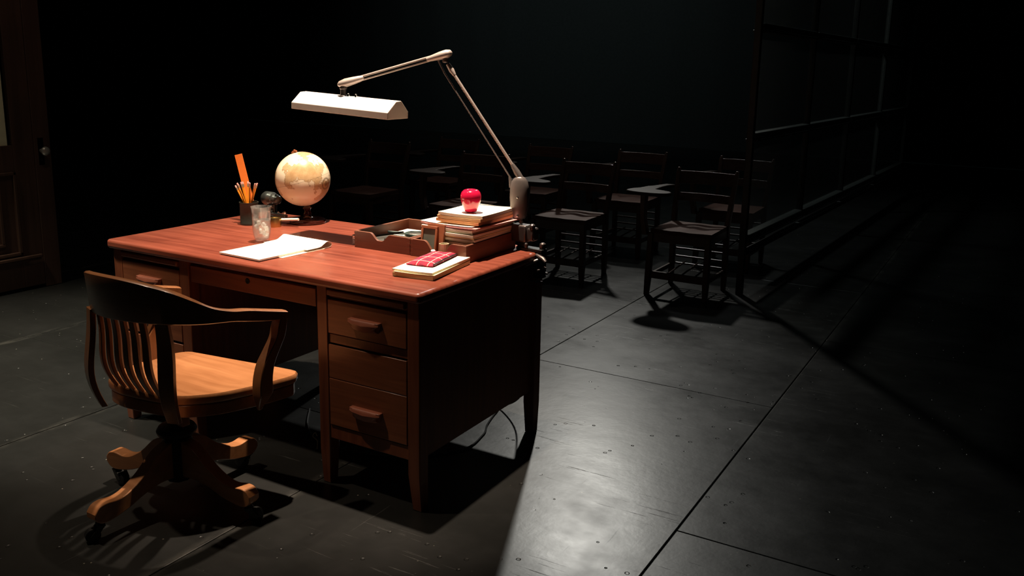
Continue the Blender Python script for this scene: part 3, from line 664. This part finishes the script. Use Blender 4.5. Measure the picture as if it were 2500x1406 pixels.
# legal pad with rolled pages
pad = thing('writing_pad', 'cream writing pad with pages rolled over its top end', 'notepad', (-.850, .05, T), R(-3))
def slab(bm, x0, x1, y0, y1, t, zf, nx=10, ny=10, z0=0):
    vt = [[bm.verts.new((x0+(x1-x0)*i/nx, y0+(y1-y0)*j/ny, z0+t+zf(i/nx, j/ny))) for j in range(ny+1)] for i in range(nx+1)]
    vb = [[bm.verts.new((x0+(x1-x0)*i/nx, y0+(y1-y0)*j/ny, z0+zf(i/nx, j/ny))) for j in range(ny+1)] for i in range(nx+1)]
    for i in range(nx):
        for j in range(ny):
            bm.faces.new((vt[i][j], vt[i+1][j], vt[i+1][j+1], vt[i][j+1])); bm.faces.new((vb[i][j], vb[i][j+1], vb[i+1][j+1], vb[i+1][j]))
    for i in range(nx):
        bm.faces.new((vb[i][0], vb[i+1][0], vt[i+1][0], vt[i][0])); bm.faces.new((vt[i][ny], vt[i+1][ny], vb[i+1][ny], vb[i][ny]))
    for j in range(ny):
        bm.faces.new((vt[0][j], vt[0][j+1], vb[0][j+1], vb[0][j])); bm.faces.new((vb[nx][j], vb[nx][j+1], vt[nx][j+1], vt[nx][j]))
bm = bm_new(); slab(bm, -.108, .108, 0, .30, .006, lambda u, v: .0015, z0=.002); obj('pad_block', bm, PAPERW, pad, smooth=40)
bm = bm_new(); slab(bm, -.085, .126, .095, .31, .002, lambda u, v: 0, z0=0); obj('flipped_page', bm, PAPER, pad, smooth=40)
bm = bm_new(); sec = cr_interp([(.22, .0098, 0), (.285, .0105, 0), (.308, .019, 0), (.326, .0265, 0), (.345, .022, 0), (.350, .012, 0), (.338, .0035, 0), (.30, .0025, 0)], 5)
n_s = len(sec); outp = []; inp = []
for i, p in enumerate(sec):
    t = (sec[min(i+1, n_s-1)]-sec[max(i-1, 0)]).normalized(); nn = Vector((-t.y, t.x, 0)); outp.append(p+nn*.0007); inp.append(p-nn*.0007)
va = [[(x, q.x, q.y) for q in outp]+[(x, q.x, q.y) for q in reversed(inp)] for x in (-.118, .0, .124)]
rr_ = [[bm.verts.new(p) for p in r] for r in va]
nn_ = len(rr_[0])
for a in range(2):
    for j in range(nn_): bm.faces.new((rr_[a][j], rr_[a][(j+1) % nn_], rr_[a+1][(j+1) % nn_], rr_[a+1][j]))
for r_ in (rr_[0], rr_[-1]):
    for j in range(n_s-1): bm.faces.new((r_[j], r_[j+1], r_[nn_-2-j], r_[nn_-1-j]))
obj('rolled_page', bm, PAPERW, pad, smooth=60)

# trays
def tray(name, label, x0, x1, y0, y1, h, scoop, loc):
    t = thing(name, label, 'tray', loc)
    th = .011
    xs = []
    a, b, d = scoop
    poly = [(x0, 0), (x1, 0), (x1, h)]
    N_ = 24
    for k in range(N_+1):
        u = 1-k/N_; x = a+(b-a)*u
        e = min(u, 1-u)*2; e = min(1, e/ .85); z = h-d*(.5-.5*math.cos(PI*e))
        poly.append((x, z))
    poly += [(x0, h)]
    bm = bm_new(); prism(bm, poly, y0, y0+th, 'XZ')
    obj('front_panel', bm, TRAY, t, bevel=.001)
    bm = bm_new(); bx(bm, x0, x1, y1-th, y1, 0, h); obj('rear_panel', bm, TRAY, t, bevel=.001)
    for xa in (x0, x1-th):
        bm = bm_new(); bx(bm, xa, xa+th, y0+th+.0005, y1-th-.0005, 0, h)
        for k in range(4): bx(bm, xa-.0006, xa+th+.0006, y0-.0006, y0+th, .006+k*h/4, .006+k*h/4+h/8)      # finger joints
        obj('side_panel', bm, TRAYE, t, bevel=.001)
    bm = bm_new(); bx(bm, x0+th, x1-th, y0+th, y1-th, .002, .008); obj('bottom_panel', bm, TRAY, t)
    return t
tray('desk_tray', 'left one of the two brown wooden letter trays, mostly empty', 0, .268, 0, .35, .066, (.075, .175, .028), (-.640, .450, T))
tray('desk_tray', 'right brown wooden letter tray, holding the tall stack of papers', 0, .250, 0, .36, .066, (.062, .190, .050), (-.366, .446, T))
# contents of left tray
def sheet(name, label, cat, c, sx, sy, t, rot, mat, group=None, curl=0.0, zf=None):
    bm = bm_new(); slab(bm, -sx/2, sx/2, -sy/2, sy/2, t, zf or (lambda u, v: curl*(2*u-1)**2))
    o = obj(name, bm, mat, smooth=40); o.location = c; o.rotation_euler = (0, 0, rot)
    return tag(o, label, cat, group)
sheet('paper_sheet', 'loose white sheets lying in the left wooden tray', 'paper', (-.500, .615, T+.0095), .205, .28, .022, R(2), PAPERW)
mg = thing('magnifying_glass', 'dark rimmed magnifying glass lying on the sheets in the left tray', 'magnifying glass', (-.497, .655, T+.036), R(20))
bm = bm_new(); rings = []
for k in range(32):
    a = 2*PI*k/32; c = Vector((.040*math.cos(a), .040*math.sin(a), 0)); o_ = c.normalized()
    rings.append([c+o_*.004*math.cos(q)+Vector((0, 0, .006*math.sin(q))) for q in [2*PI*j/8 for j in range(8)]])
loft(bm, rings, closed=True); obj('rim', bm, DGREEN, mg, smooth=60)
bm = bm_new(); lathe(bm, [(.038, -.002), (.0385, 0), (.038, .002)], n=32); obj('lens', bm, GLASS, mg)
bm = bm_new(); tube(bm, [(-.042, 0, 0), (-.06, 0, .002), (-.115, 0, .004)], [.004, .006, .005], 12); obj('handle', bm, DGREEN, mg)
bm = bm_new(); tube(bm, [(-.585, .520, T+.040), (-.530, .62, T+.046)], .0040, 10); tag(obj('pen', bm, IRON), 'thin dark pen lying across the left tray', 'pen')
bm = bm_new(); tube(bm, [(-.52, .485, T+.038), (-.43, .515, T+.040)], .0042, 10); tag(obj('fountain_pen', bm, DGREEN), 'dark green pen near the front of the left tray', 'pen')
# picture frame leaning between the trays
pf = thing('picture_frame', 'small brown wooden picture frame leaning in the right tray', 'picture frame', (-.302, .470, T+.0085), R(4))
Mt = Matrix.Rotation(R(-9), 4, 'X')
bm = bm_new()
for (xa, xb, za, zb) in ((-.034, .034, 0, .009), (-.034, .034, .098, .108), (-.034, -.026, .009, .098), (.026, .034, .009, .098)): bx(bm, xa, xb, -.006, .006, za, zb, Mt)
obj('frame', bm, FRAMEW, pf, bevel=.001)
bm = bm_new(); bx(bm, -.0265, .0265, -.002, .005, .0085, .0985, Mt); obj('picture', bm, SLATE, pf)
bm = bm_new(); bx(bm, -.020, .056, .009, .021, 0, .117, Mt); o = obj('wooden_block', bm, FRAMEW, bevel=.001); o.location = pf.location; tag(o, 'dark wooden board standing behind the small picture frame', 'board')
# stack of papers in the right tray
cxs, cys = -.236, .655
z = T+.0085
lay = [(PAPERY, .010), (PAPER, .008), (PAPERG, .009), (PAPERW, .009), (PAPERG, .006), (PAPER, .011), (PAPERG, .007), (PAPERW, .010), (PAPERY, .007), (PAPER, .011), (PAPERG, .006), (PAPERW, .010)]
rg3 = random.Random(9)
tot = 0
for i, (mt, t) in enumerate(lay):
    top_ = i > 6
    sx, sy = (.212, .290) if not top_ else (.226+.014*rg3.random(), .295+.01*rg3.random())
    ox = 0 if not top_ else rg3.uniform(-.004, .006); oy = 0 if not top_ else rg3.uniform(-.006, .004)
    w1 = rg3.uniform(0, .0016)
    tone = {PAPERY: 'yellow', PAPER: 'cream', PAPERG: 'grey green', PAPERW: 'white'}[mt]
    pos = ['lowest', 'second from the bottom', 'third from the bottom', 'fourth from the bottom', 'fifth from the bottom', 'sixth from the bottom', 'sixth from the top', 'fifth from the top', 'fourth from the top', 'third from the top', 'second from the top', 'topmost'][i]
    sheet('paper_sheaf', tone+' paper sheaf in the right tray stack, '+pos+' of twelve', 'papers', (cxs+ox, cys+oy, z), sx, sy, t-.0018, R(rg3.uniform(-.5, .5) if not top_ else rg3.uniform(-1.2, 1.2)), mt, 'papers stacked in the right tray', curl=w1)
    z += t
zS = z
sheet('paper_folder', 'pale pink edged folder on top of the tall paper stack', 'folder', (cxs+.010, cys+.002, zS+.002), .262, .305, .004, R(-4), PINKC, zf=lambda u, v: .004*abs(2*u-1)**2)
sheet('paper_sheet', 'white sheet with ragged edge on the pink folder', 'paper', (cxs-.006, cys-.004, zS+.0095), .240, .285, .0012, R(-3), PAPERW, zf=lambda u, v: .003*abs(2*u-1)**2)
zN = zS+.0145
for i, (mt, lb) in enumerate(((plain('orange_card', (.70, .34, .14), .6), 'orange brown notebook, lowest of three under the red apple'), (MANILA, 'manila notebook in the middle of three under the apple'), (PAPERY if False else plain('cream_cover', (.90, .84, .66), .6), 'cream notebook, top one, directly under the red apple'))):
    sheet('notebook', lb, 'notebook', (-.205+.002*i, .650+.002*i, zN), .190, .262, .0105, R(0+1.5*i), mt, zf=lambda u, v: .0035*(2*u-1)**2*(1 if u < .5 else .4)+.002*(2*v-1)**2)
    zN += .0125
ap = thing('apple', 'shiny red apple on top of the notebooks', 'apple', (-.190, .590, zN+.0022))
bm = bm_new(); lathe(bm, [(.002, .005), (.010, .001), (.019, .0), (.0235, .004), (.027, .014), (.032, .026), (.0375, .040), (.0400, .053), (.0395, .063), (.0350, .075), (.027, .083), (.018, .0855), (.011, .083), (.005, .077), (.001, .074)], n=40)
obj('apple_body', bm, REDAPPLE, ap, smooth=180)
bm = bm_new(); tube(bm, [(0, 0, .074), (.001, 0, .080), (.003, .001, .085)], .0014, 8); obj('stem', bm, TRAY, ap)
# small ribbed glass cup and small jar
def ribbed(name, label, loc, r, h, mat):
    bm = bm_new(); n = 48; rings = []
    for rr2, zz in ((r*.86, 0), (r*.9, .002), (r*.97, h*.6), (r*1.05, h), (r*.93, h), (r*.86, h*.6), (r*.8, .006), (.001, .005)):
        rings.append([((rr2+(.0009*math.cos(12*2*PI*k/n) if rr2 > r*.84 else 0))*math.cos(2*PI*k/n), (rr2+(.0009*math.cos(12*2*PI*k/n) if rr2 > r*.84 else 0))*math.sin(2*PI*k/n), zz) for k in range(n)])
    loft(bm, rings); o = obj(name, bm, mat, smooth=60); o.location = loc
    return tag(o, label, 'cup')
ribbed('glass_cup', 'tiny ribbed cup in the scooped front of the right tray', (-.232, .474, T+.024), .0175, .034, plain('pale_cup', (.62, .55, .38), .25))
jar = thing('glass_jar', 'small clear glass jar at the left corner of the left tray', 'jar', (-.668, .492, T))
bm = bm_new(); lathe(bm, [(.013, 0), (.015, .002), (.015, .024), (.013, .028), (.0115, .028), (.012, .006), (.001, .005)], n=28); obj('jar_body', bm, GLASS, jar, smooth=50)
bm = bm_new(); lathe(bm, [(.0155, .026), (.0155, .030), (.0135, .0305), (.0155, .033), (.0155, .038), (.010, .040)], n=28); obj('jar_ring', bm, CHROME, jar, smooth=50)
bm = bm_new(); lathe(bm, [(.010, 0), (.013, .002), (.013, .030), (.008, .034)], n=20); o = obj('ink_bottle', bm, IRON, smooth=50); o.location = (-.652, .515, T); tag(o, 'small black ink bottle squeezed between the glass jar and the left tray', 'bottle')
# two notebooks and plaid pouch at the front right
nb_r = R(-82)
zz = T+.0005
def nbk(i, mt, lb, t, dx, dy, rot, sx=.155, sy=.285):
    return sheet('notebook', lb, 'notebook', (-.160+dx, .298+dy, zz), sx, sy, t, rot, mt, zf=lambda u, v: .0015*(2*u-1)**2)
nbk(0, plain('buff_cover', (.55, .47, .22), .6), 'buff notebook lying on the desk, lowest under the plaid pouch', .013, 0, 0, R(7)); zz += .0148
nbk(1, PAPERY, 'yellow notebook in the middle of three under the plaid pouch', .003, .002, -.002, R(9)); zz += .0045
nbk(2, plain('pale_cover', (.88, .84, .66), .6), 'pale cream notebook, top one directly under the plaid pouch', .0055, -.002, .002, R(6.5)); zz += .0072
pouch = thing('plaid_pouch', 'flat red tartan pencil pouch on the front right notebooks', 'pouch', (-.186, .335, zz+.0012), R(10))
bm = bm_new(); slab(bm, -.050, .050, -.108, .108, .013, lambda u, v: 0, 12, 20)
for v in bm.verts:
    e = (1-(abs(v.co.x)/.050)**3)*(1-(abs(v.co.y)/.108)**5)
    hh = .0035+.0105*max(0, e)**.6+.0008*math.sin(v.co.x*90+v.co.y*50)
    v.co.z = (hh if v.co.z > .006 else 0.0)
obj('pouch_body', bm, PLAID, pouch, smooth=60)
bm = bm_new(); tube(bm, [(.0505, -.100, .006), (.0515, 0, .0085), (.0505, .100, .006)], .0022, 8); zp = obj('zip', bm, IRON, pouch)
bm = bm_new(); lathe(bm, [(.005, 0), (.009, .004), (.006, .008)], (-.044, .098, .005), 14); obj('tassel', bm, PAPERW, pouch)

# ------------------------------------------------------------------ power cord under the desk
bm = bm_new(); tube(bm, cr_interp([(-.075, .905, .70), (-.085, .905, .40), (-.13, .92, .12), (-.25, .955, .012), (-.250, .90, .0045), (-.215, .775, .0045), (-.172, .667, .0045), (-.17, .50, .0045), (-.34, .32, .0045), (-.62, .26, .0045), (-.80, .33, .0045), (-.95, .50, .0045)], 8), .0038, 8)
tag(obj('power_cord', bm, BLACKM), 'thin black power cord hanging under the desk onto the floor', 'cord')
bm = bm_new(); tube(bm, cr_interp([(-.655, .225, .05), (-.66, .22, .065), (-.668, .215, .05), (-.655, .225, .03), (-.648, .215, .002)], 6), .0016, 6)
tag(obj('string_scrap', bm, PAPERG), 'curled scrap of pale string at the inner front desk leg', 'string')

# ------------------------------------------------------------------ tablet-arm school chairs
def school_chair():
    t = thing('tablet_arm_chair', 'x', 'chair', (0, 0, 0))
    # seat, origin under the seat centre, sitter faces -y
    bm = bm_new(); nx, ny = 16, 12
    def out(u, v):
        x = (-.205+.41*u)*(1-.06*v); y = -.205+.40*v-.012*math.sin(PI*u*2)*0
        y += (-.012*math.cos(2*PI*(u-.5)*1.0))*(1-v)
        return x, y
    def zt(u, v): return .447-.013*math.exp(-(((u-.27)/.17)**2+((v-.55)/.33)**2))-.013*math.exp(-(((u-.73)/.17)**2+((v-.55)/.33)**2))+.003*math.exp(-(((u-.5)/.1)**2+((v)/.3)**2))
    vt = [[bm.verts.new((*out(i/nx, j/ny), zt(i/nx, j/ny))) for j in range(ny+1)] for i in range(nx+1)]
    vb = [[bm.verts.new((*out(i/nx, j/ny), .420)) for j in range(ny+1)] for i in range(nx+1)]
    for i in range(nx):
        for j in range(ny):
            bm.faces.new((vt[i][j], vt[i+1][j], vt[i+1][j+1], vt[i][j+1])); bm.faces.new((vb[i][j], vb[i][j+1], vb[i+1][j+1], vb[i+1][j]))
        bm.faces.new((vb[i][0], vb[i+1][0], vt[i+1][0], vt[i][0])); bm.faces.new((vt[i][ny], vt[i+1][ny], vb[i+1][ny], vb[i][ny]))
    for j in range(ny):
        bm.faces.new((vt[0][j], vt[0][j+1], vb[0][j+1], vb[0][j])); bm.faces.new((vb[nx][j], vb[nx][j+1], vt[nx][j+1], vt[nx][j]))
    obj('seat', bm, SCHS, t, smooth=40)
    def post(name, p, s0, s1):
        bm = bm_new(); rings = []
        for q, s in p:
            rings.append([(q[0]-s[0]/2, q[1]-s[1]/2, q[2]), (q[0]+s[0]/2, q[1]-s[1]/2, q[2]), (q[0]+s[0]/2, q[1]+s[1]/2, q[2]), (q[0]-s[0]/2, q[1]+s[1]/2, q[2])])
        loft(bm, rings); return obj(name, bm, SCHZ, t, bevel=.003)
    A = (.036, .042)
    post('leg', [((.182, -.175, 0), (.028, .032)), ((.182, -.175, .10), A), ((.182, -.175, .42), A)], 0, 0)
    post('leg', [((-.215, -.185, 0), (.030, .034)), ((-.212, -.18, .10), A), ((-.205, -.175, .42), A)], 0, 0)
    for s in (-1, 1):
        post('back_post', [((.188*s, .205, 0), (.028, .032)), ((.188*s, .205, .10), (.034, .04)), ((.188*s, .200, .44), (.034, .04)), ((.196*s, .245, .62), (.030, .034)), ((.203*s, .292, .775), (.027, .026)), ((.204*s, .297, .795), (.020, .020))], 0, 0)
        bm = bm_new(); lathe(bm, [(.006, 0), (.012, .004), (.012, .010), (.005, .015)], (.204*s, .298, .792), 12); obj('finial', bm, FINI, t, smooth=60)
    def curved_rail(z0, z1, y0, y1, hw):
        bm = bm_new(); rings = []
        for k in range(13):
            u = -1+2*k/12; c = .028*(1-u*u)
            rings.append([(u*hw, y0+c-.008, z0), (u*hw, y0+c+.006, z0), (u*hw, y1+c+.006, z1), (u*hw, y1+c-.008, z1)])
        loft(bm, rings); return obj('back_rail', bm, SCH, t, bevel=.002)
    curved_rail(.700, .785, .270, .294, .196); curved_rail(.585, .640, .236, .250, .190)
    bm = bm_new()
    bx(bm, -.19, .17, -.185, -.165, .36, .420); bx(bm, -.19, .19, .19, .21, .37, .420)
    for s in (-1, 1): bx(bm, s*.188-.009, s*.188+.009, -.17, .20, .37, .420)
    obj('seat_apron', bm, SCHZ, t, bevel=.002)
    for zz in (.20, .255, .31):
        bm = bm_new(); tube(bm, [(-.188, .203, zz), (.188, .203, zz)], .0075, 8); obj('rung', bm, SCHZ, t)
    bm = bm_new(); bx(bm, -.20, .18, -.185, -.165, .112, .160); obj('stretcher', bm, SCHZ, t, bevel=.002)
    for s in (-1, 1):
        bm = bm_new(); bx(bm, s*.190-.008, s*.190+.008, -.165, .19, .120, .150); obj('stretcher', bm, SCHZ, t, bevel=.002)
    for x_ in (-.09, 0, .09):
        bm = bm_new(); tube(bm, [(x_, -.17, .14), (x_, .20, .165)], .006, 8); obj('shelf_rod', bm, SCHZ, t)
    bm = bm_new(); tube(bm, [(-.188, .203, .150), (.188, .203, .150)], .0075, 8); obj('rung', bm, SCHZ, t)
    # tablet support leg on sitter's right (viewer's left) and tablet
    post('tablet_support', [((-.235, -.20, .405), (.036, .05)), ((-.262, -.19, .52), (.034, .048)), ((-.270, -.165, .665), (.034, .06))], 0, 0)
    bm = bm_new()
    pts = cr_interp([(-.215, .275, 0), (-.245, .20, 0), (-.245, .05, 0), (-.175, -.02, 0), (-.115, -.09, 0), (-.095, -.19, 0), (-.12, -.29, 0), (-.20, -.33, 0), (-.31, -.325, 0), (-.385, -.26, 0), (-.40, -.14, 0), (-.375, .02, 0), (-.32, .16, 0), (-.285, .275, 0)], 4)
    prism(bm, [(p.x, (p.y if p.y > .19 else -.125+(p.y+.13)*.52 if p.y < .06 else p.y*.85)) for p in pts], .664, .686, 'XY'); obj('tablet', bm, plain('dark_tablet', (0.035, 0.024, 0.020), .5, spec=.15), t, bevel=.005)
    return t
proto = school_chair()
spots = [  # x, y, rot, scale z, label
    (-.262, 3.40, 0, 'nearest tablet-arm school chair, the rightmost of the front row'),
    (-1.150, 3.40, R(1), 'dark tablet-arm school chair in the front row, just right of the lamp clamp'),
    (-2.030, 3.38, R(1), 'dark school chair directly behind the apple and paper stack'),
    (-2.955, 3.34, R(-2), 'dark school chair just right of the globe, leftmost of the front row'),
    (-.275, 4.42, R(0), 'school chair in the back row behind the window frame post'),
    (-1.135, 4.40, R(0), 'school chair alone in the gap of the back row between the two right front chairs'),
    (-1.960, 4.34, R(1), 'school chair in the back row right behind the lamp arms'),
    (-2.960, 4.42, R(1), 'faintest school chair in the back row, left of the lamp arms')]
for i, (x, y, r_, lb) in enumerate(spots):
    o = proto if i == 0 else dup(proto, (0, 0, 0), 0)
    o.location = (x, y, 0); o.rotation_euler = (0, 0, r_); o['label'] = lb; o['group'] = 'tablet-arm school chairs in two rows'
for ch in (o for o in bpy.data.objects if o.get('label', '').startswith('dark school chair just right of the globe')): ch.scale = (1, 1, 1.055)

# ------------------------------------------------------------------ classroom window wall standing at the right
win = bpy.data.objects.new('window_1', None); COL.objects.link(win); win['kind'] = 'structure'
win.location = (.05, 3.56, 0); win.rotation_euler = (0, 0, R(-2.4))
ys = [0, 1.38, 2.78, 4.30, 6.02]; zs = [.385, 1.055, 1.745, 2.45]
def wpart(name, f, mat, **k):
    bm = bm_new(); f(bm); return obj(name, bm, mat, win, **k)
for i, y in enumerate(ys):
    wpart('mullion', lambda bm: bx(bm, -.022, .022, y-.02, y+.02, .385 if i else 0.0, 3.0), WINM, bevel=.004)
for j, z_ in enumerate(zs):
    for a, b in zip(ys[:-1], ys[1:]):
        wpart('window_sill' if j == 0 else 'transom', lambda bm: (bx(bm, -.035, .035, a+.026, b-.026, z_-.022, z_+.022), bx(bm, -.045, .045, a+.026, b-.026, z_-.034, z_-.018)), WINM, bevel=.006)
        if j < 3: wpart('pane', lambda bm: bx(bm, -.003, .003, a+.024, b-.024, z_+.02, zs[j+1]-.03), PANE)
wpart('base_rail', lambda bm: bx(bm, -.02, .02, .026, ys[-1], .26, .30), WINM, bevel=.006)

# ------------------------------------------------------------------ door flat at the left
door = bpy.data.objects.new('door_1', None); COL.objects.link(door); door['kind'] = 'structure'
door.location = (-3.84, 1.258, 0)
def dpart(name, mat, boxes, **k):
    bm = bm_new()
    for b in boxes: bx(bm, *b)
    return obj(name, bm, mat, door, **k)
dpart('door_frame', DOORW, [(-.06, 0, -.11, 0, 0, 2.35), (-.06, 0, -1.14, -1.03, 0, 2.35), (-.06, 0, -1.03, -.11, 2.22, 2.35)], bevel=.004)
dl = dpart('door_leaf', DOORW, [(-.04, -.006, -.245, -.11, .02, 2.2), (-.04, -.006, -1.03, -.90, .02, 2.2), (-.04, -.006, -.90, -.245, .02, .24), (-.04, -.006, -.90, -.245, .76, .93), (-.04, -.006, -.90, -.245, 2.05, 2.2), (-.032, -.016, -.90, -.245, .24, .76)], bevel=.003)
dm = dpart('door_moulding', DOORW, [(-.02, .006, -.90, -.245, .235, .255), (-.02, .006, -.90, -.245, .745, .765), (-.02, .006, -.265, -.245, .235, .765), (-.02, -.004, -.80, -.345, .30, .32), (-.02, -.004, -.365, -.345, .32, .70), (-.0, .022, -1.03, -.13, .205, .225), (-.0, .014, -1.03, -.135, .190, .205)], bevel=.004)
dmm = plain('frosted_pane', (.80, .78, .52), .55)
dpart('door_pane', dmm, [(-.03, -.02, -.90, -.268, .93, 2.05)])
kp = dpart('door_handle', NICKEL, [(-.006, .0, -.088, -.044, .79, .97)], bevel=.003)
bm = bm_new(); M = Matrix.Translation((.0, -.066, .885)) @ Matrix.Rotation(R(90), 4, 'Y'); lathe(bm, [(.012, 0), (.010, .012), (.010, .025), (.024, .034), (.029, .045), (.026, .056), (.012, .062)], n=28, M=M); obj('knob', bm, NICKEL, kp, smooth=60)
bm = bm_new(); M = Matrix.Translation((.0, -.066, .828)) @ Matrix.Rotation(R(90), 4, 'Y'); lathe(bm, [(.009, 0), (.008, .003), (.003, .002)], n=20, M=M); obj('keyhole', bm, IRON, kp)
